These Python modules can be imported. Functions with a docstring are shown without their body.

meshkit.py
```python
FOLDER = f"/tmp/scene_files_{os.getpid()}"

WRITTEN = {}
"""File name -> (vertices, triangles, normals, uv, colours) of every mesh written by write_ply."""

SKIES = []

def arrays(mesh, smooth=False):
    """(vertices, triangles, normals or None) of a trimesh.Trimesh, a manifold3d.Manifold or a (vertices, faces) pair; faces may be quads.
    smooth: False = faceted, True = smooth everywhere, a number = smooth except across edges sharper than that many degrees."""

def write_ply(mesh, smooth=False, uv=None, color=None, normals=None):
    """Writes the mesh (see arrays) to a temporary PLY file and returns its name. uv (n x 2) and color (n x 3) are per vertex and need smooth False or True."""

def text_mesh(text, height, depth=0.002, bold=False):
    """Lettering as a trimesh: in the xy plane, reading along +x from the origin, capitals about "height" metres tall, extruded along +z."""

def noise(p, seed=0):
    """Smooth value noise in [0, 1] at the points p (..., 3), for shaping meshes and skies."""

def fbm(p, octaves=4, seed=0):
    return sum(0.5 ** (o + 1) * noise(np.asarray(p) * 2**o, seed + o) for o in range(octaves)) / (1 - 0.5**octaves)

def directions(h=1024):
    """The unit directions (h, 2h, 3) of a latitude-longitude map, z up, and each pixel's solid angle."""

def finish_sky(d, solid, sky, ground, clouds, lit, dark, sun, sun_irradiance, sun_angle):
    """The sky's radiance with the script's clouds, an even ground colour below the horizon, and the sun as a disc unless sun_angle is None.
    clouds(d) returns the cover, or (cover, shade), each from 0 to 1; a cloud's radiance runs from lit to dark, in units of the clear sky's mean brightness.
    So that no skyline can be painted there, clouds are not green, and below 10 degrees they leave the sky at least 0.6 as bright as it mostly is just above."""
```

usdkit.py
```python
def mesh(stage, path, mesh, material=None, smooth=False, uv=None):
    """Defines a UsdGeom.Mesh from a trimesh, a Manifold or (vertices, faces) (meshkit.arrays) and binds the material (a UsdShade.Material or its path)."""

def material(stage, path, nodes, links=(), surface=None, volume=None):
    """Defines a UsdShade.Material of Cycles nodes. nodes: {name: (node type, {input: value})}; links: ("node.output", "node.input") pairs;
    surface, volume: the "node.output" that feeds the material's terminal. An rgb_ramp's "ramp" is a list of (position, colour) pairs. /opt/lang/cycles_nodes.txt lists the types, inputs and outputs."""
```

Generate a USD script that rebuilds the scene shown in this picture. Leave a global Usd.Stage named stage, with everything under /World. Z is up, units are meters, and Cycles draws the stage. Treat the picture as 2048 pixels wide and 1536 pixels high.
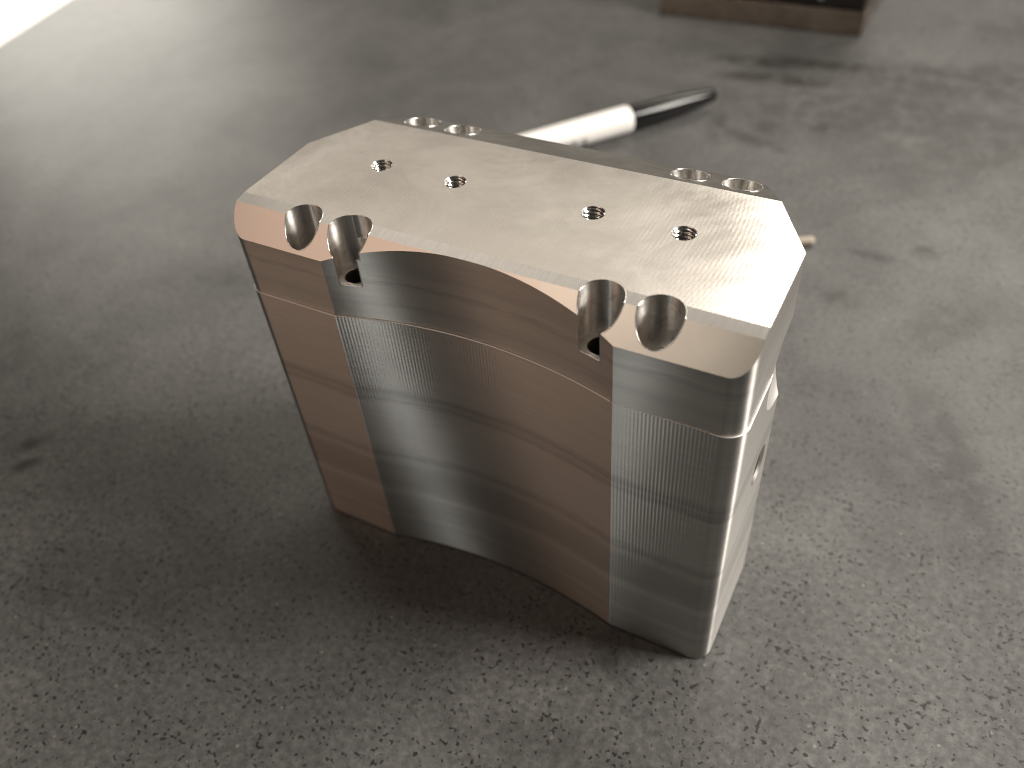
import math, numpy as np, trimesh, manifold3d as m3, usdkit, meshkit
from manifold3d import Manifold, CrossSection
from pxr import Usd, UsdGeom, UsdLux, UsdShade, Gf, Sdf

stage = Usd.Stage.CreateInMemory()
UsdGeom.SetStageUpAxis(stage, 'Z'); UsdGeom.SetStageMetersPerUnit(stage, 1.0)
UsdGeom.Xform.Define(stage, '/World'); UsdGeom.Scope.Define(stage, '/World/Looks')
MM = 0.001

# ------------------------------------------------------------------ camera
EXPOSURE = 0.0
cam = UsdGeom.Camera.Define(stage, '/World/camera')
ROT = np.array([[0.88063457, 0.46834887, -0.07163859], [0.2813379, -0.63856371, -0.71629978], [-0.381224, 0.6106437, -0.69410556]])      # rows: right, down, forward
EYE = np.array([61.3245, -84.3192, 156.9616]) * MM
M = Gf.Matrix4d(1.0)
for i, row in enumerate((ROT[0], -ROT[1], -ROT[2])):
    M.SetRow(i, Gf.Vec4d(*[float(c) for c in row], 0.0))
M.SetRow(3, Gf.Vec4d(*[float(c) for c in EYE], 1.0))
cam.AddTransformOp().Set(M)
cam.CreateHorizontalApertureAttr(4.8); cam.CreateVerticalApertureAttr(3.6)
cam.CreateFocalLengthAttr(4.8 * 1720.852 / 2048)
cam.CreateFStopAttr(2.0); cam.CreateFocusDistanceAttr(0.138)
cam.CreateClippingRangeAttr(Gf.Vec2f(0.004, 50.0)); cam.CreateExposureAttr(EXPOSURE)

# ------------------------------------------------------------------ lamps and added light panels
dome = UsdLux.DomeLight.Define(stage, '/World/room_air')
dome.CreateIntensityAttr(1.0)
def rect(name, pos, aim, w, h, radiance, color):
    l = UsdLux.RectLight.Define(stage, '/World/' + name)
    pos, aim = np.array(pos, float), np.array(aim, float)
    z = pos - aim; z /= np.linalg.norm(z)
    x = np.cross([0, 0, 1.0], z)
    x = np.array([1.0, 0, 0]) if np.linalg.norm(x) < 1e-6 else x / np.linalg.norm(x)
    y = np.cross(z, x)
    m = Gf.Matrix4d(1.0)
    for i, r in enumerate((x, y, z)): m.SetRow(i, Gf.Vec4d(*map(float, r), 0.0))
    m.SetRow(3, Gf.Vec4d(*map(float, pos), 1.0))
    l.AddTransformOp().Set(m)
    l.CreateWidthAttr(w); l.CreateHeightAttr(h)
    l.CreateIntensityAttr(radiance); l.CreateColorAttr(Gf.Vec3f(*color))
    return l
BLOCK = (0, 0.02, 0.05)
def polar(az, el, d):       # az: degrees from +y towards -x ; el: elevation
    a, e = math.radians(az), math.radians(el)
    return (BLOCK[0] - math.sin(a) * math.cos(e) * d, BLOCK[1] + math.cos(a) * math.cos(e) * d, BLOCK[2] + math.sin(e) * d)
LIGHTS = dict(
    lamp_back=(polar(-8, 39, 1.3), BLOCK, 0.56, 0.36, 8.0, (1.0, 0.93, 0.82)),
    ceiling_glow_panel=(polar(34, 26, 1.5), BLOCK, 1.45, 0.26, 0.52, (1.0, 0.88, 0.74)),  # added glowing panel in place of the unseen ceiling, mirrored by the top
    ceiling_glow_panel_high=(polar(31, 39.5, 1.5), BLOCK, 1.25, 0.40, 0.86, (1.0, 0.89, 0.76)),  # second, brighter ceiling panel added so the top reflection varies
    overhead_fill_panel=(polar(38, 53, 1.2), BLOCK, 1.0, 0.30, 1.0, (1.0, 0.91, 0.80)),  # unseen panel added to brighten the narrow front strip
    far_wall_glow_panel=((-0.75, 2.0, 0.30), (-0.1, 0.3, 0.1), 1.5, 0.55, 0.24, (1.0, 0.92, 0.80)),  # added panel in place of an unseen far wall, lightens the rear bevel
    lamp_right=((0.57, 0.26, 0.47), BLOCK, 0.28, 0.28, 38.0, (1.0, 0.94, 0.86)),
    streak_panel=(polar(167.2, 9, 0.8), BLOCK, 0.045, 0.36, 4.4, (0.95, 0.97, 0.93)),  # unseen panel, kept narrow and low to shape the streak on the front
    warm_fill_panel=(polar(141, 36, 0.7), BLOCK, 0.36, 0.30, 1.0, (1.0, 0.70, 0.54)),  # added panel, not a lamp: warm reflection in the left front bevel
    warm_fill_panel_low=(polar(142, 11, 0.8), BLOCK, 0.34, 0.24, 1.75, (1.0, 0.64, 0.45)),  # added panel, not a lamp: brown reflection across the front walls
    front_fill_panel=(polar(163, 40, 0.8), BLOCK, 0.22, 0.22, 1.2, (1.0, 0.86, 0.70)),  # unseen panel added to brighten the right end of the front bevel
    bench_fill=((-0.72, 0.46, 0.16), (-0.62, 0.44, -0.1), 0.3, 0.3, 7.5, (1.0, 0.95, 0.85)),  # unseen light added to burn the bench corner out to white
)
for k, v in LIGHTS.items(): rect(k, *v)
usdkit.material(stage, '/World/Looks/room_air', {'b': ('background_shader', {'color': (1.0, 0.93, 0.84), 'strength': 0.03})}, surface='b.background')
UsdShade.MaterialBindingAPI.Apply(dome.GetPrim()).Bind(UsdShade.Material.Get(stage, '/World/Looks/room_air'))

# ------------------------------------------------------------------ helpers
counts = {}
def path_for(name, parent='/World'):
    k = parent + '/' + name
    n = counts.get(k, 0); counts[k] = n + 1
    return k if n == 0 else f'{k}_{n:03d}'
def tag(prim, label=None, category=None, group=None, kind=None):
    for k, v in (('label', label), ('category', category), ('group', group), ('kind', kind)):
        if v: prim.SetCustomDataByKey(k, v)
    return prim
def thing(name, label, category, loc=(0, 0, 0), rotz=0.0):
    x = UsdGeom.Xform.Define(stage, path_for(name))
    x.AddTranslateOp().Set(Gf.Vec3d(*loc)); x.AddRotateZOp().Set(rotz)
    return tag(x.GetPrim(), label, category)
def obj(name, mesh, mat, parent=None, smooth=12):
    p = path_for(name, str(parent.GetPath()) if parent else '/World')
    return usdkit.mesh(stage, p, mesh, mat, smooth=smooth).GetPrim()
def tri(man):
    m = man.to_mesh()
    t = trimesh.Trimesh(np.array(m.vert_properties[:, :3], float), np.array(m.tri_verts), process=False)
    t.merge_vertices(digits_vertex=5)
    return t
def scaled(t):
    t = t.copy(); t.apply_scale(MM); return t
def pick(t, mask):
    s = t.submesh([np.nonzero(mask)[0]], append=True, repair=False)
    return s
def tube(path, r, closed=False, sides=6):
    path = np.asarray(path, float); n = len(path)
    if closed: tang = np.roll(path, -1, 0) - np.roll(path, 1, 0)
    else: tang = np.gradient(path, axis=0)
    tang /= np.linalg.norm(tang, axis=1, keepdims=True) + 1e-12
    ref = np.tile([0.31, 0.17, 0.93], (n, 1))
    u = np.cross(tang, ref); u /= np.linalg.norm(u, axis=1, keepdims=True) + 1e-12
    v = np.cross(tang, u)
    a = np.linspace(0, 2 * np.pi, sides, endpoint=False)
    P = path[:, None] + r * (np.cos(a)[None, :, None] * u[:, None] + np.sin(a)[None, :, None] * v[:, None])
    f = []
    for i in range(n if closed else n - 1):
        j = (i + 1) % n
        for k in range(sides):
            l = (k + 1) % sides
            f += [[i * sides + k, i * sides + l, j * sides + l], [i * sides + k, j * sides + l, j * sides + k]]
    return trimesh.Trimesh(P.reshape(-1, 3), np.array(f), process=False)
def border_loops(t):
    e = np.sort(t.edges, axis=1)
    uq, inv, c = np.unique(e, axis=0, return_inverse=True, return_counts=True)
    b = uq[c == 1]
    nxt = {}
    for a_, b_ in b: nxt.setdefault(a_, []).append(b_); nxt.setdefault(b_, []).append(a_)
    seen, loops = set(), []
    for s in nxt:
        if s in seen: continue
        loop, cur = [s], s; seen.add(s)
        while True:
            c_ = [q for q in nxt[cur] if q not in seen]
            if not c_: break
            cur = c_[0]; seen.add(cur); loop.append(cur)
        if len(loop) > 3: loops.append(t.vertices[loop])
    return loops
def resample(loop, step):
    p = np.vstack([loop, loop[:1]]); d = np.r_[0, np.cumsum(np.linalg.norm(np.diff(p, axis=0), axis=1))]
    n = max(8, int(d[-1] / step)); s = np.linspace(0, d[-1], n, endpoint=False)
    return np.stack([np.interp(s, d, p[:, k]) for k in range(3)], 1)

# ------------------------------------------------------------------ materials
def mat(name, nodes, links, surface='p.BSDF'):
    return usdkit.material(stage, '/World/Looks/' + name, nodes, links, surface=surface)

def granite():
    N, L = {}, []
    N['g'] = ('geometry', {})
    # crystalline ground tone
    N['n1'] = ('noise_texture', {'scale': 620.0, 'detail': 4.0, 'roughness': 0.7}); L.append(('g.position', 'n1.vector'))
    N['r1'] = ('rgb_ramp', {'ramp': [(0.34, (0.073, 0.073, 0.0715)), (0.5, (0.099, 0.0985, 0.0955)), (0.66, (0.137, 0.135, 0.129))]}); L.append(('n1.fac', 'r1.fac'))
    # black flecks: ragged grains that come in clusters
    N['clu'] = ('noise_texture', {'scale': 150.0, 'detail': 3.0, 'roughness': 0.6}); L.append(('g.position', 'clu.vector'))
    N['cm'] = ('map_range', {'from_min': 0.3, 'from_max': 0.7, 'to_min': -0.075, 'to_max': 0.075, 'clamp': True}); L.append(('clu.fac', 'cm.value'))
    N['fl'] = ('noise_texture', {'scale': 1000.0, 'detail': 1.5, 'roughness': 0.5}); L.append(('g.position', 'fl.vector'))
    N['fa'] = ('math', {'math_type': 'add'}); L += [('fl.fac', 'fa.value1'), ('cm.result', 'fa.value2')]
    N['bm'] = ('map_range', {'range_type': 'smoothstep', 'from_min': 0.61, 'from_max': 0.68, 'to_min': 0.0, 'to_max': 0.92, 'clamp': True}); L.append(('fa.value', 'bm.value'))
    N['mixb'] = ('mix_color', {'b': (0.016, 0.0155, 0.015)}); L += [('bm.result', 'mixb.fac'), ('r1.color', 'mixb.a')]
    # pale feldspar glints
    N['v1'] = ('voronoi_texture', {'scale': 620.0, 'feature': 'f1'}); L.append(('g.position', 'v1.vector'))
    N['vsep'] = ('separate_color', {}); L.append(('v1.color', 'vsep.color'))
    N['isw'] = ('math', {'math_type': 'greater_than', 'value2': 0.976}); L.append(('vsep.g', 'isw.value1'))
    N['rad2'] = ('map_range', {'from_min': 0.08, 'from_max': 0.28, 'to_min': 0.8, 'to_max': 0.0, 'clamp': True}); L.append(('v1.distance', 'rad2.value'))
    N['wm'] = ('math', {'math_type': 'multiply'}); L += [('isw.value', 'wm.value1'), ('rad2.result', 'wm.value2')]
    N['mixw'] = ('mix_color', {'b': (0.27, 0.245, 0.205)}); L += [('wm.value', 'mixw.fac'), ('mixb.result', 'mixw.a')]
    # broad mottling
    N['big'] = ('noise_texture', {'scale': 20.0, 'detail': 5.0, 'roughness': 0.62, 'distortion': 0.4}); L.append(('g.position', 'big.vector'))
    N['bigm'] = ('map_range', {'from_min': 0.33, 'from_max': 0.66, 'to_min': 0.68, 'to_max': 1.24, 'clamp': True}); L.append(('big.fac', 'bigm.value'))
    N['mul'] = ('mix_color', {'blend_type': 'multiply', 'fac': 1.0, 'use_clamp': False}); L += [('mixw.result', 'mul.a'), ('bigm.result', 'mul.b')]
    last = 'mul.result'
    # oily smudges and other dark patches: (x, y, half length, half width, angle, strength) in mm
    spots = [(-8, 249, 30, 6, 8, .75), (8, 267, 34, 6, 5, .7), (15, 216, 6, 6, 0, .75), (-2, 212, 7, 8, 0, .4), (-20, 206, 4, 13, 10, .5), (-5, 199, 16, 4, -18, .6),
             (52, 268, 45, 20, 15, .5), (24, 238, 32, 11, 0, .4), (47, 145, 7, 3, 0, .6), (61, 152, 4, 4, 0, .7), (44, 121, 6, 5, 0, .6), (29, -7, 6, 2.6, -35, .55),
             (-129, -16, 6, 2.6, 60, .75), (-124, -22, 5, 2.4, 50, .75), (80, 70, 30, 9, 112, .55), (70, 66, 16, 8, 118, .4), (28, 232, 60, 24, 8, .45), (60, 215, 40, 22, 30, .35), (-150, 10, 30, 14, 20, .3), (-78, -40, 26, 10, 10, .3), (20, -30, 24, 8, 10, .25), (-20, 262, 24, 6, 5, .6), (70, 120, 22, 10, 60, .35), (-131, 58, 8, 4, 20, .5)]
    N['sn'] = ('noise_texture', {'scale': 140.0, 'detail': 3.0, 'roughness': 0.65}); L.append(('g.position', 'sn.vector'))
    N['snm'] = ('map_range', {'from_min': 0.36, 'from_max': 0.56, 'to_min': 0.15, 'to_max': 1.0, 'clamp': True}); L.append(('sn.fac', 'snm.value'))
    acc = None
    for i, (x, y, a, b, ang, s) in enumerate(spots):
        s = min(0.92, s * (1.3 if y > 100 else 1.12))
        N[f'm{i}'] = ('mapping', {'mapping_type': 'texture', 'location': (x * MM, y * MM, 0), 'rotation': (0, 0, math.radians(ang)), 'scale': (a * MM, b * MM, 1.0)}); L.append(('g.position', f'm{i}.vector'))
        N[f'l{i}'] = ('vector_math', {'math_type': 'length'}); L.append((f'm{i}.vector', f'l{i}.vector1'))
        N[f'f{i}'] = ('map_range', {'range_type': 'smoothstep', 'from_min': 0.35, 'from_max': 1.25, 'to_min': s, 'to_max': 0.0, 'clamp': True}); L.append((f'l{i}.value', f'f{i}.value'))
        if acc is None: acc = f'f{i}.result'
        else:
            N[f'x{i}'] = ('math', {'math_type': 'maximum'}); L += [(acc, f'x{i}.value1'), (f'f{i}.result', f'x{i}.value2')]; acc = f'x{i}.value'
    N['sm'] = ('math', {'math_type': 'multiply'}); L += [(acc, 'sm.value1'), ('snm.result', 'sm.value2')]
    N['mixs'] = ('mix_color', {'b': (0.024, 0.021, 0.018)}); L += [('sm.value', 'mixs.fac'), (last, 'mixs.a')]
    N['rg'] = ('map_range', {'from_min': 0.3, 'from_max': 0.7, 'to_min': 0.38, 'to_max': 0.52}); L.append(('n1.fac', 'rg.value'))
    N['bp'] = ('bump', {'strength': 0.2, 'distance': 0.00006}); L.append(('n1.fac', 'bp.height'))
    N['p'] = ('principled_bsdf', {'specular_ior_level': 0.45}); L += [('mixs.result', 'p.base_color'), ('rg.result', 'p.roughness'), ('bp.normal', 'p.normal')]
    return mat('granite', N, L)

def steel(name, base=(0.66, 0.64, 0.61), rough=0.25, aniso=0.0, tangent=None, streak=None, streak_h=0.0, streak_c=0.0,
          cloud=0.0, cloud_scale=120.0, ripple=0.0, ripple_p=0.6, bands=None, swirl=0.0, scratches=0.0, front=None, wavy=0.0):
    """streak: mapping scale (per metre) that stretches a noise into tool lines; heights in metres."""
    N, L = {}, []
    N['t'] = ('texture_coordinate', {})
    N['p'] = ('principled_bsdf', {'metallic': 1.0, 'anisotropic': aniso})
    if tangent is not None:
        N['tg'] = ('combine_xyz', dict(zip('xyz', map(float, tangent)))); L.append(('tg.vector', 'p.tangent'))
    N['base'] = ('color', {'value': base}); col = 'base.color'
    N['rv'] = ('value', {'value': rough}); ro = 'rv.value'
    normal = None
    def bump(src, dist, key):
        nonlocal normal
        N[key] = ('bump', {'strength': 1.0, 'distance': dist}); L.append((src, key + '.height'))
        if normal: L.append((normal, key + '.normal'))
        normal = key + '.normal'
    def times(src, lo, hi, a, b, key):
        nonlocal col
        N[key + 'm'] = ('map_range', {'from_min': a, 'from_max': b, 'to_min': lo, 'to_max': hi, 'clamp': True}); L.append((src, key + 'm.value'))
        N[key] = ('mix_color', {'blend_type': 'multiply', 'fac': 1.0, 'use_clamp': False}); L.extend([(col, key + '.a'), (key + 'm.result', key + '.b')])
        col = key + '.result'
    if streak:
        N['sm'] = ('mapping', {'scale': streak}); L.append(('t.object', 'sm.vector'))
        N['s'] = ('noise_texture', {'scale': 1.0, 'detail': 4.0, 'roughness': 0.65}); L.append(('sm.vector', 's.vector'))
        if streak_h: bump('s.fac', streak_h, 'sb')
        if streak_c: times('s.fac', 1 - streak_c, 1 + streak_c * 0.4, 0.3, 0.7, 'sc')
    if cloud:
        N['c'] = ('noise_texture', {'scale': cloud_scale, 'detail': 4.0, 'roughness': 0.6, 'distortion': 0.6}); L.append(('t.object', 'c.vector'))
        N['cr'] = ('map_range', {'from_min': 0.35, 'from_max': 0.68, 'to_min': rough * (1 - cloud), 'to_max': rough * (1 + cloud), 'clamp': True}); L.append(('c.fac', 'cr.value'))
        ro = 'cr.result'
        times('c.fac', 1 - cloud * 0.22, 1.04, 0.35, 0.65, 'cc')
    if wavy:                        # very shallow unevenness that bends the reflections
        N['vn'] = ('noise_texture', {'scale': 38.0, 'detail': 3.0, 'roughness': 0.55, 'distortion': 0.8}); L.append(('t.object', 'vn.vector'))
        bump('vn.fac', wavy, 'vb')
    if swirl:
        # arcs left by a face mill travelling along x: rings about a centre well off the block
        for i, (cx, cy, rad) in enumerate(((-0.040, 0.0215, 1.0), (0.075, 0.0215, 1.0))):
            N[f'wm{i}'] = ('mapping', {'location': (-cx, -cy, 0)}); L.append(('t.object', f'wm{i}.vector'))
            N[f'w{i}'] = ('wave_texture', {'wave_type': 'rings', 'rings_direction': 'z', 'scale': 470.0 - 90 * i, 'distortion': 0.4, 'detail': 2.0, 'detail_scale': 0.3}); L.append((f'wm{i}.vector', f'w{i}.vector'))
            bump(f'w{i}.fac', swirl * (1.0 - 0.35 * i), f'wb{i}')
    if ripple:
        N['rw'] = ('wave_texture', {'wave_type': 'bands', 'bands_direction': 'x', 'scale': 0.314 / (ripple_p * MM), 'distortion': 0.6, 'detail': 2.0, 'detail_scale': 0.03}); L.append(('t.object', 'rw.vector'))
        N['rn'] = ('noise_texture', {'scale': 60.0, 'detail': 3.0}); L.append(('t.object', 'rn.vector'))
        N['rnm'] = ('map_range', {'from_min': 0.3, 'from_max': 0.65, 'to_min': 0.25, 'to_max': 1.0, 'clamp': True}); L.append(('rn.fac', 'rnm.value'))
        N['rx'] = ('math', {'math_type': 'multiply'}); L += [('rw.fac', 'rx.value1'), ('rnm.result', 'rx.value2')]
        bump('rx.value', ripple, 'rb')
    if bands:
        # steps left by each cutting pass: bands at fixed heights with ragged borders
        N['bs'] = ('separate_xyz', {}); L.append(('t.object', 'bs.vector'))
        N['bm'] = ('mapping', {'scale': (160.0, 160.0, 900.0)}); L.append(('t.object', 'bm.vector'))
        N['bn'] = ('noise_texture', {'scale': 1.0, 'detail': 5.0, 'roughness': 0.7}); L.append(('bm.vector', 'bn.vector'))
        N['bk'] = ('math', {'math_type': 'multiply_add', 'value2': 0.0036, 'value3': -0.0018}); L.append(('bn.fac', 'bk.value1'))
        N['bz'] = ('math', {'math_type': 'add'}); L += [('bs.z', 'bz.value1'), ('bk.value', 'bz.value2')]
        N['bt'] = ('map_range', {'from_min': 0.0, 'from_max': 0.081}); L.append(('bz.value', 'bt.value'))
        N['br'] = ('rgb_ramp', {'ramp': [(z / 81.0, (v, v, v)) for z, v in bands]}); L.append(('bt.result', 'br.fac'))
        N['bx'] = ('mix_color', {'blend_type': 'multiply', 'fac': 1.0, 'use_clamp': False}); L += [(col, 'bx.a'), ('br.color', 'bx.b')]
        col = 'bx.result'
    if scratches:
        N['xm'] = ('mapping', {'rotation': (0, 0, 0.9), 'scale': (900.0, 45.0, 200.0)}); L.append(('t.object', 'xm.vector'))
        N['xv'] = ('voronoi_texture', {'scale': 1.0, 'feature': 'distance_to_edge'}); L.append(('xm.vector', 'xv.vector'))
        N['xr'] = ('map_range', {'from_min': 0.0, 'from_max': 0.05, 'to_min': 0.0, 'to_max': 1.0, 'clamp': True}); L.append(('xv.distance', 'xr.value'))
        bump('xr.result', scratches, 'xb')
    L += [(col, 'p.base_color')]
    out = 'p.BSDF'
    if front:                       # the ground front scatters up and down only; corner rounds and ends are milled
        N['gn'] = ('geometry', {}); N['gx'] = ('separate_xyz', {}); N['ga'] = ('math', {'math_type': 'absolute'})
        N['gm'] = ('map_range', {'from_min': 0.93, 'from_max': 0.995, 'to_min': 1.0, 'to_max': 0.8, 'clamp': True})
        N['gr'] = ('map_range', {'from_min': 0.93, 'from_max': 0.995, 'to_min': 0.36, 'to_max': 0.335, 'clamp': True})
        N['gk'] = ('map_range', {'range_type': 'smoothstep', 'from_min': 0.30, 'from_max': 0.62, 'to_min': 0.0, 'to_max': 1.0, 'clamp': True})
        av, au = front                  # spread up/down and sideways
        N['gl'] = ('glossy_bsdf', {'distribution': 'beckmann', 'roughness': math.sqrt(math.sqrt(av * au)), 'anisotropy': -(1 - au / math.sqrt(av * au))})
        N['mx'] = ('mix_closure', {})
        L += [('gn.true_normal', 'gx.vector'), ('gx.x', 'ga.value1'), ('ga.value', 'gm.value'), ('ga.value', 'gr.value'), ('ga.value', 'gk.value'), ('gm.result', 'p.anisotropic'),
              (col, 'gl.color'), ('tg.vector', 'gl.tangent'), ('gk.result', 'mx.fac'), ('gl.BSDF', 'mx.closure1'), ('p.BSDF', 'mx.closure2')]
        if normal: L.append((normal, 'gl.normal'))
        ro, out = 'gr.result', 'mx.closure'
    L.append((ro, 'p.roughness'))
    if normal: L.append((normal, 'p.normal'))
    return mat(name, N, L, out)

def plain(name, color, rough=0.5, metallic=0.0, cloud=0.06, scale=300.0, coat=0.0, spec=0.5):
    N = {'t': ('texture_coordinate', {}), 'n': ('noise_texture', {'scale': scale, 'detail': 3.0}),
         'r': ('rgb_ramp', {'ramp': [(0.3, tuple(c * (1 - cloud) for c in color)), (0.7, tuple(min(1, c * (1 + cloud)) for c in color))]}),
         'p': ('principled_bsdf', {'metallic': metallic, 'roughness': rough, 'coat_weight': coat, 'specular_ior_level': spec})}
    return mat(name, N, [('t.object', 'n.vector'), ('n.fac', 'r.fac'), ('r.color', 'p.base_color')])

GRANITE = granite()
BANDS = [(0, .95), (5, .95), (6.5, .86), (8.5, .98), (10, .85), (15, .88), (16.5, 1.02), (18.3, .80), (19.8, .76), (25, .79), (27.0, .97), (28.6, .76), (30.5, 1.0), (43.2, 1.0), (44.3, .76), (45.2, .92), (46.3, .75), (48, 1.0), (62, 1.02), (66.5, .99), (67.5, .90), (69.5, 1.0), (71.6, .96), (72.3, .78), (72.9, .98), (75, .84), (81, .88)]
WALL = dict(base=(0.60, 0.58, 0.555), aniso=1.0, tangent=(0, 0, 1), streak=(60.0, 60.0, 2600.0), streak_h=0.000012, streak_c=0.10, bands=BANDS)
M_LOWER = steel('wall_steel_rippled', ripple=0.000005, ripple_p=0.62, front=(0.40, 0.028), **WALL)
M_UPPER = steel('wall_steel', front=(0.36, 0.026), **WALL)
M_TOP = steel('top_steel', base=(0.70, 0.675, 0.64), rough=0.25, streak=(900.0, 900.0, 900.0), streak_h=0.0000010, cloud=0.26, cloud_scale=60.0, swirl=0.0000022, scratches=0.0000003, wavy=0.00022)
M_STRIP = steel('strip_steel', base=(0.72, 0.70, 0.67), rough=0.30, streak=(3200.0, 240.0, 240.0), streak_h=0.00002, streak_c=0.12)
M_BEVEL = steel('bevel_steel', base=(0.66, 0.635, 0.60), rough=0.26, streak=(2200.0, 2200.0, 2200.0), streak_h=0.0000012, cloud=0.08)
M_BORE = steel('bore_steel', base=(0.86, 0.835, 0.80), rough=0.38, aniso=0.92, tangent=(0, 0, 1), streak=(800.0, 800.0, 50.0), streak_h=0.000004, streak_c=0.2, cloud=0.2, cloud_scale=420.0)
M_RIM = steel('rim_steel', base=(0.82, 0.80, 0.77), rough=0.22)
M_NOTCH = steel('notch_steel', base=(0.74, 0.72, 0.69), rough=0.5)
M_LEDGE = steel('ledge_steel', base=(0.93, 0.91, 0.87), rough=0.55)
M_THREAD = steel('thread_steel', base=(0.74, 0.72, 0.68), rough=0.16)
M_FLOOR = steel('bore_floor_steel', base=(0.84, 0.82, 0.78), rough=0.55)
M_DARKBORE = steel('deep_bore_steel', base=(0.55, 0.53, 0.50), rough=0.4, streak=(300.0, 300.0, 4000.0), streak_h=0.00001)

# ------------------------------------------------------------------ granite surface plate and what lies beyond it
P0, P1 = np.array([-371.7, 164.6]), np.array([-386.1, 219.8])
ed = (P1 - P0) / np.linalg.norm(P1 - P0); nr = np.array([ed[1], -ed[0]])   # nr points to the plate
a0, a1 = P0 - ed * 700, P0 + ed * 1300
plate = CrossSection([[tuple(a0), tuple(a0 + nr * 1500), tuple(a1 + nr * 1500), tuple(a1)]], m3.FillRule.NonZero)
if plate.area() < 0.1: plate = CrossSection([[tuple(a1), tuple(a1 + nr * 1500), tuple(a0 + nr * 1500), tuple(a0)]], m3.FillRule.NonZero)
inner = plate.offset(-1.2, m3.JoinType.Round)
slab = Manifold.batch_hull([plate.extrude(98.8).translate((0, 0, -100)), inner.extrude(100).translate((0, 0, -100))])
tag(obj('granite_surface_plate', scaled(tri(slab)), GRANITE, smooth=False), 'dark grey speckled granite surface plate under everything', 'surface plate', kind='structure')
bench = trimesh.creation.box([2200, 2600, 40]); bench.apply_translation([-1100, 300, -121])
tag(obj('white_bench', scaled(bench), plain('white_laminate', (0.80, 0.79, 0.76), 0.45)), 'blown out white bench beyond the edge of the granite', 'bench', kind='structure')

# ------------------------------------------------------------------ the machined steel block (millimetres)
W2, XJ, SAG, ZL, H = 46.0, 26.02, 3.97, 63.93, 80.52
RA = (XJ * XJ + SAG * SAG) / (2 * SAG)
arc_y = lambda x: SAG - RA + np.sqrt(RA * RA - x * x)
def plan(inset):
    r, pts = 3.4, []
    def fil(cx, cy, a, b, rad, n=26):
        for t in np.radians(np.linspace(a, b, n)): pts.append((cx + rad * math.cos(t), cy + rad * math.sin(t)))
    fil(-W2 + r, r, 180, 270, r)
    for x in np.linspace(-XJ, XJ, 121): pts.append((x, float(arc_y(x))))
    fil(W2 - r, r, 270, 360, r)
    ang = math.degrees(math.atan2(20.9, -12.0))          # direction of the rear corner cut
    fil(W2 - 1.0, 24.5 - 0.27, 0, ang - 90, 1.0, 7)
    k = 4.0; tl = k * math.tan(math.radians((180 - ang) / 2))
    fil(34 - tl, 45.4 - k, ang - 90, 90, k, 14)
    fil(-34 + tl, 45.4 - k, 90, 270 - ang, k, 14)
    fil(-W2 + 1.0, 24.5 - 0.27, 270 - ang, 180, 1.0, 7)
    P = np.array(pts)
    if inset:
        x = P[:, 0]
        step = np.interp(x, [-50, 22, 26.5, 40, 43.5, 50], [0.22, 0.22, 0.08, 0.06, 0.22, 0.22])
        c = np.array([0, 20.0])
        d = np.zeros_like(P); fr = P[:, 1] < 8
        d[fr, 1] = step[fr]
        sx = np.clip((np.abs(x) - (W2 - 3.4)) / 3.4, 0, 1); d[:, 0] = -np.sign(x) * 0.12 * sx
        P = P + d
    return CrossSection([[tuple(q) for q in P]], m3.FillRule.Positive)
SL = 1.2057
prof = [(-6, 75.185 - 6 * SL), (4.113, 80.144), (6.38, H), (36.6, H), (45.4, 77.8), (52, 75.76), (52, -5), (-6, -5)]
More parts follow.
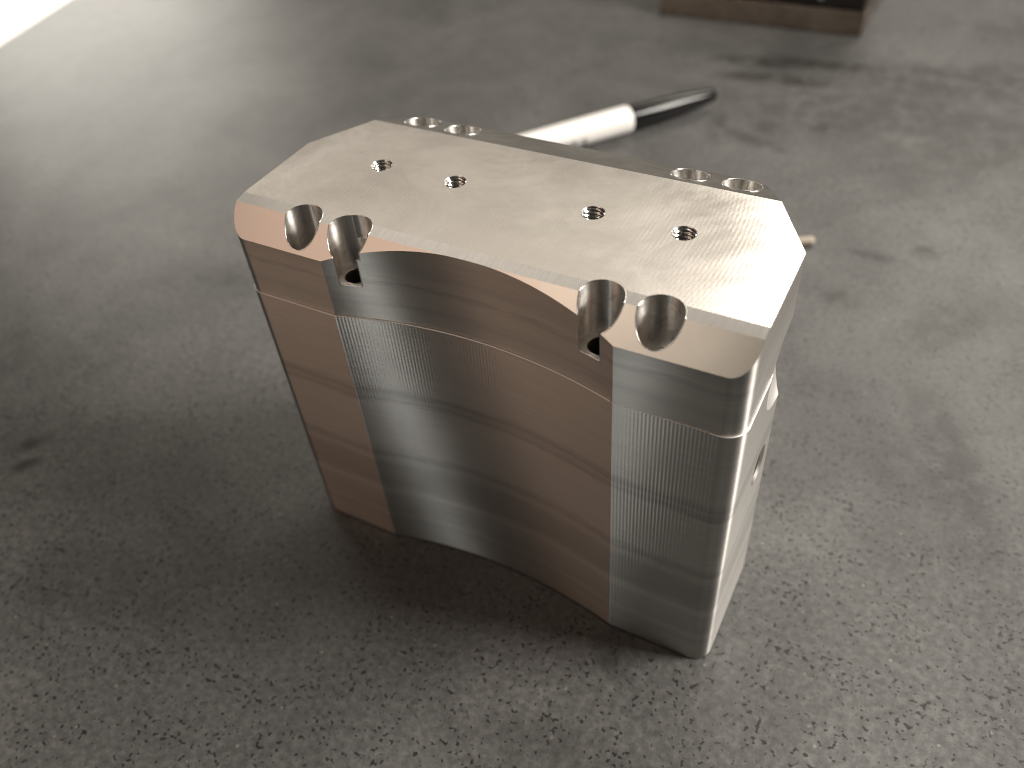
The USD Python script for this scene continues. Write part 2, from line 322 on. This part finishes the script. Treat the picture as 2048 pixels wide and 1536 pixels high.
prism = CrossSection([prof], m3.FillRule.NonZero).extrude(140)          # y,z extruded along local z
prism = prism.transform(np.array([[0, 0, 1, -70], [1, 0, 0, 0], [0, 1, 0, 0]], float))
foot = plan(0).offset(-0.7, m3.JoinType.Round)
low = Manifold.batch_hull([foot.extrude(0.01), plan(0).extrude(0.01).translate((0, 0, 0.7))])   # bottom edge break (hull only used for its rim)
lower = plan(0).extrude(ZL - 0.45).translate((0, 0, 0.45)) + foot.extrude(1.0)
upper = (plan(1).extrude(H + 5) ^ prism).trim_by_plane((0, 0, 1), ZL)
cyl = lambda x, y, z0, z1, r, n=96: Manifold.cylinder(z1 - z0, r, r, n).translate((x, y, z0))
BORES = [(x, y) for y in (4.1, 41.5) for x in (-31.4, -22.45, 22.45, 31.4)]
FLOOR, RB = 70.8, 3.47
cut = Manifold()
for x, y in BORES:
    cut += cyl(x, y, FLOOR, 95, RB) + cyl(x, y, 50, 95, 2.15, 64)
cut += cyl(-21.6, 4.5, 76.2, 95, RB)
TAPS = [(-28.1, 22.75), (-12.85, 22.75), (12.85, 22.75), (28.0, 22.75)]
for x, y in TAPS:
    cut += cyl(x, y, 68, 95, 1.90, 48) + Manifold.cylinder(0.35, 1.90, 2.05, 48).translate((x, y, H - 0.2))
side = Manifold.cylinder(20, 3.3, 3.3, 72).rotate((0, 90, 0)).translate((30, 17.8, 40.3))
side += Manifold.cylinder(0.5, 3.3, 3.85, 72).rotate((0, 90, 0)).translate((45.55, 17.8, 40.3))
notch = Manifold()
for s in (1, -1):
    notch += Manifold.sphere(1.0, 96).scale((4.2, 12.6, 9.4)).translate((s * 47.6, 26.0, 60.2))
upper = upper - cut - notch
lower = lower - cut - notch - side
tu, tl_ = tri(upper), tri(lower)
hollow = (np.abs(tl_.vertices[:, 0]) < XJ) & (tl_.vertices[:, 1] < 6) & (tl_.vertices[:, 2] < 2)
tl_.vertices[hollow, 1] *= 0.82                           # the hollow is slightly shallower at the foot

block = thing('machined_steel_block', 'bright machined steel block with concave front and counterbored top edges, standing on the granite', 'machined block')
def near_cyl(t, x, y, r, tol=0.05, zmin=-1e9):
    d = np.abs(np.hypot(t.vertices[:, 0] - x, t.vertices[:, 1] - y) - r) < tol
    c = t.triangles_center; inside = np.hypot(c[:, 0] - x, c[:, 1] - y) < r + 0.01
    return d[t.faces].all(1) & inside & (np.abs(t.face_normals[:, 2]) < 0.2)
owner = np.zeros(len(tu.faces), int)          # 0 = walls
nz, cz = tu.face_normals, tu.triangles_center
owner[(nz[:, 2] > 0.999) & (cz[:, 2] > H - 0.01)] = 1
owner[(nz[:, 2] > 0.97) & (nz[:, 2] < 0.995) & (nz[:, 1] < 0)] = 2
owner[(np.abs(nz[:, 2] - 0.638) < 0.03) & (nz[:, 1] < -0.7) & (cz[:, 2] > 70)] = 3
owner[(np.abs(nz[:, 2] - 0.955) < 0.01) & (nz[:, 1] > 0.2)] = 4
bore_id = {}
for i, (x, y) in enumerate(BORES):
    m = near_cyl(tu, x, y, RB) & (cz[:, 2] > FLOOR - 0.1)
    if i == 1: m |= near_cyl(tu, -21.6, 4.5, RB) & (cz[:, 2] > 76)
    fl = (np.abs(cz[:, 2] - (76.2 if False else FLOOR)) < 0.02) & (nz[:, 2] > 0.9) & (np.hypot(cz[:, 0] - x, cz[:, 1] - y) < RB)
    if i == 1: fl |= (np.abs(cz[:, 2] - 76.2) < 0.02) & (nz[:, 2] > 0.9) & (np.hypot(cz[:, 0] + 21.6, cz[:, 1] - 4.5) < RB)
    owner[m | fl] = 10 + i
    owner[near_cyl(tu, x, y, 2.15) & (cz[:, 2] < FLOOR + .1)] = 30 + i
for i, (x, y) in enumerate(TAPS):
    near = np.hypot(cz[:, 0] - x, cz[:, 1] - y) < 2.06
    owner[near & (np.abs(nz[:, 2]) < 0.9)] = 50 + i
obj('upper_section', scaled(pick(tu, owner == 0)), M_UPPER, block)
obj('top_face', scaled(pick(tu, owner == 1)), M_TOP, block)
obj('front_strip', scaled(pick(tu, owner == 2)), M_STRIP, block)
obj('front_bevel', scaled(pick(tu, owner == 3)), M_BEVEL, block)
obj('rear_bevel', scaled(pick(tu, owner == 4)), M_BEVEL, block)
for i in range(len(BORES)):
    t = pick(tu, owner == 10 + i); t.merge_vertices(digits_vertex=4)
    b = obj('counterbore', scaled(pick(tu, (owner == 10 + i) & (nz[:, 2] < 0.5))), M_BORE, block)
    obj('bore_floor', scaled(pick(tu, (owner == 10 + i) & (nz[:, 2] >= 0.5))), M_FLOOR, b)
    rim = trimesh.util.concatenate([tube(resample(l, 0.35), 0.085, True) for l in border_loops(t)])
    obj('rim', scaled(rim), M_RIM, b, smooth=True)
    k = pick(tu, owner == 30 + i)
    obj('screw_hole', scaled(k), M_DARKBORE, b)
def thread(x, y):
    pitch, nseg, turns = 0.7, 40, 14
    rows = []
    for j in range(int(turns * 8) + 1):
        ph = (j % 8) / 8.0
        rows.append(j)
    V, F = [], []
    nz_ = turns * 10
    for j in range(nz_ + 1):
        z = H - 0.16 - j * (turns * pitch) / nz_
        for k in range(nseg):
            a = 2 * math.pi * k / nseg
            ph = ((H - z) / pitch + k / nseg) % 1.0
            rr = 1.88 - 0.42 * (1 - abs(2 * ph - 1)) ** 0.9
            if j < 4: rr = max(rr, 1.88 - 0.09 * j)
            V.append((x + rr * math.cos(a), y + rr * math.sin(a), z))
    for j in range(nz_):
        for k in range(nseg):
            l = (k + 1) % nseg
            a_, b_, c_, d_ = j * nseg + k, j * nseg + l, (j + 1) * nseg + l, (j + 1) * nseg + k
            F += [[a_, c_, b_], [a_, d_, c_]]
    F = [[f[0], f[2], f[1]] for f in F]
    return trimesh.Trimesh(np.array(V), np.array(F), process=False)
for i, (x, y) in enumerate(TAPS):
    hole = obj('threaded_hole', scaled(pick(tu, owner == 50 + i)), M_BORE, block)
    obj('thread', scaled(thread(x, y)), M_THREAD, hole, smooth=35)
sideown = (np.hypot(tl_.triangles_center[:, 1] - 17.8, tl_.triangles_center[:, 2] - 40.3) < 3.86) & (tl_.triangles_center[:, 0] > 29) & (tl_.triangles_center[:, 0] < 45.99)
holeown = np.zeros(len(tl_.faces), bool)
for x, y in BORES: holeown |= near_cyl(tl_, x, y, 2.15)
notchown = (np.abs((((tl_.vertices - [47.6, 26, 60.2]) / [4.2, 12.6, 9.4]) ** 2).sum(1) - 1) < 0.01)[tl_.faces].all(1)
ledgeown = (tl_.face_normals[:, 2] > 0.9) & (tl_.triangles_center[:, 2] > ZL - 0.02)
obj('parting_ledge', scaled(pick(tl_, ledgeown)), M_LEDGE, block)
obj('lower_section', scaled(pick(tl_, ~(sideown | notchown | ledgeown))), M_LOWER, block)
foot_line = np.array(max(plan(0).to_polygons(), key=len)); c0 = np.argmin(np.abs(foot_line - [-W2, 23.0]).sum(1))
ring = np.roll(foot_line, -c0, 0); ring = np.vstack([ring, ring[:1]])
if ring[len(ring) // 4, 1] > 20: ring = ring[::-1]
dd = np.r_[0, np.cumsum(np.linalg.norm(np.diff(ring, axis=0), axis=1))]
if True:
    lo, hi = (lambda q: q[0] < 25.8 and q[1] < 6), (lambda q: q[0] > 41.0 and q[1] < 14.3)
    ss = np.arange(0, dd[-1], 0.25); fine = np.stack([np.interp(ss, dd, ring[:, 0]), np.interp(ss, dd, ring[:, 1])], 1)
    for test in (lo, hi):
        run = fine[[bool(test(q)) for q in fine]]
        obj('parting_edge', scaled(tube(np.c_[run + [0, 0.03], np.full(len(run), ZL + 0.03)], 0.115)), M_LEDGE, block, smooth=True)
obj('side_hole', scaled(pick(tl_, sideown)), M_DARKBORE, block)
obj('corner_notch', scaled(pick(tl_, notchown)), M_NOTCH, block)

# ------------------------------------------------------------------ the felt marker
def lathe(profile, n=48):
    prof_ = np.array(profile, float); a = np.linspace(0, 2 * np.pi, n, endpoint=False)
    V = np.stack([np.repeat(prof_[:, 0:1], n, 1), prof_[:, 1:2] * np.cos(a), prof_[:, 1:2] * np.sin(a)], -1).reshape(-1, 3)
    F = []
    for i in range(len(prof_) - 1):
        for k in range(n):
            l = (k + 1) % n
            F += [[i * n + k, (i + 1) * n + k, (i + 1) * n + l], [i * n + k, (i + 1) * n + l, i * n + l]]
    t = trimesh.Trimesh(V, np.array(F), process=False); t.merge_vertices(); t.update_faces(t.nondegenerate_faces())
    return t
jx, jy = (-48.37, 190.07); tipx, tipy = (-25.5, 218.45)
heading = math.degrees(math.atan2(tipy - jy, tipx - jx)); cap_len = math.hypot(tipx - jx, tipy - jy)
marker = thing('felt_marker', 'white felt marker with glossy black tapered cap, lying behind the steel block', 'marker', (jx * MM, jy * MM, 4.95 * MM), heading)
barrel = lathe([(-88, 0), (-88, 3.0), (-86, 3.9), (-60, 4.65), (-20, 4.9), (-2.2, 4.95), (-0.7, 4.85), (0.0, 4.4), (0.02, 0)])
LB = {'t': ('texture_coordinate', {}), 'm': ('mapping', {'scale': (420.0, 900.0, 900.0)}), 'n': ('noise_texture', {'scale': 1.0, 'detail': 4.0, 'roughness': 0.7}),
      's': ('separate_xyz', {}), 'a': ('math', {'math_type': 'arctan2'}), 'b1': ('map_range', {'from_min': -2.4, 'from_max': -2.25, 'to_min': 0.0, 'to_max': 1.0, 'clamp': True}),
      'b2': ('map_range', {'from_min': -1.62, 'from_max': -1.5, 'to_min': 1.0, 'to_max': 0.0, 'clamp': True}),
      'x1': ('map_range', {'from_min': -0.020, 'from_max': -0.019, 'to_min': 1.0, 'to_max': 0.0, 'clamp': True}),
      'k': ('map_range', {'from_min': 0.44, 'from_max': 0.52, 'to_min': 0.0, 'to_max': 0.9, 'clamp': True}),
      'q1': ('math', {'math_type': 'multiply'}), 'q2': ('math', {'math_type': 'multiply'}), 'q3': ('math', {'math_type': 'multiply'}),
      'c': ('mix_color', {'a': (0.92, 0.90, 0.87), 'b': (0.16, 0.16, 0.15)}), 'p': ('principled_bsdf', {'roughness': 0.35})}
M_BARREL = mat('marker_barrel_print', LB, [('t.object', 'm.vector'), ('m.vector', 'n.vector'), ('t.object', 's.vector'), ('s.y', 'a.value1'), ('s.z', 'a.value2'), ('a.value', 'b1.value'), ('a.value', 'b2.value'),
    ('s.x', 'x1.value'), ('n.fac', 'k.value'), ('b1.result', 'q1.value1'), ('b2.result', 'q1.value2'), ('q1.value', 'q2.value1'), ('x1.result', 'q2.value2'), ('q2.value', 'q3.value1'), ('k.result', 'q3.value2'), ('q3.value', 'c.fac'), ('c.result', 'p.base_color')])
obj('barrel', scaled(barrel), M_BARREL, marker, smooth=30)
c = cap_len
cap = lathe([(-0.5, 0), (-0.5, 4.4), (0.3, 4.55), (c * .3, 4.4), (c * .55, 4.0), (c * .78, 3.3), (c * .93, 2.6), (c * .985, 2.15), (c, 1.6), (c + .02, 0)])
obj('cap', scaled(cap), plain('black_plastic', (0.008, 0.008, 0.008), 0.12, spec=0.28), marker, smooth=30)

# ------------------------------------------------------------------ instrument base at the back
fx = thing('instrument_base', 'dark steel base with black upper body, at the far edge behind the marker', 'instrument', (-32.3 * MM, 297 * MM, 0), 0.6)
def rbox(x0, x1, y0, y1, z0, z1, r=0.5):
    m = Manifold.batch_hull([Manifold.sphere(r, 12).translate((x, y, z)) for x in (x0 + r, x1 - r) for y in (y0 + r, y1 - r) for z in (z0 + r, z1 - r)])
    return scaled(tri(m))
M_BASE = steel('base_steel', base=(0.36, 0.31, 0.26), rough=0.33, streak=(60.0, 60.0, 1800.0), streak_h=0.00002, streak_c=0.2, cloud=0.3, cloud_scale=60.0)
M_BLACK = plain('black_paint', (0.014, 0.013, 0.012), 0.45)
obj('base_plate', rbox(-45, 44, 0, 70, 0.05, 10.2), M_BASE, fx, smooth=30)
obj('upper_body', rbox(-38, 43.4, 0.8, 69, 10.22, 50, 1.2), M_BLACK, fx, smooth=30)
scr = trimesh.creation.cylinder(radius=1.6, height=1.2, sections=32); scr.apply_transform(trimesh.transformations.rotation_matrix(math.pi / 2, [1, 0, 0])); scr.apply_translation([25.0, 0.4, 15.0])
obj('screw', scaled(scr), M_RIM, fx, smooth=30)
# ------------------------------------------------------------------ small pale peg on the plate
peg = Manifold.batch_hull([Manifold.sphere(1.35, 24).translate((0, 0, 1.35)), Manifold.sphere(1.2, 24).translate((-7.0, -4.0, 1.3))])
tag(obj('pale_peg', trimesh.Trimesh(*(lambda t: (t.vertices + np.array([29.4, 144.0, 0]) * MM, t.faces))(scaled(tri(peg)))), plain('pale_plastic', (0.46, 0.40, 0.33), 0.5), smooth=40), 'tiny pale peg peeking out behind the right rear corner of the block', 'peg')
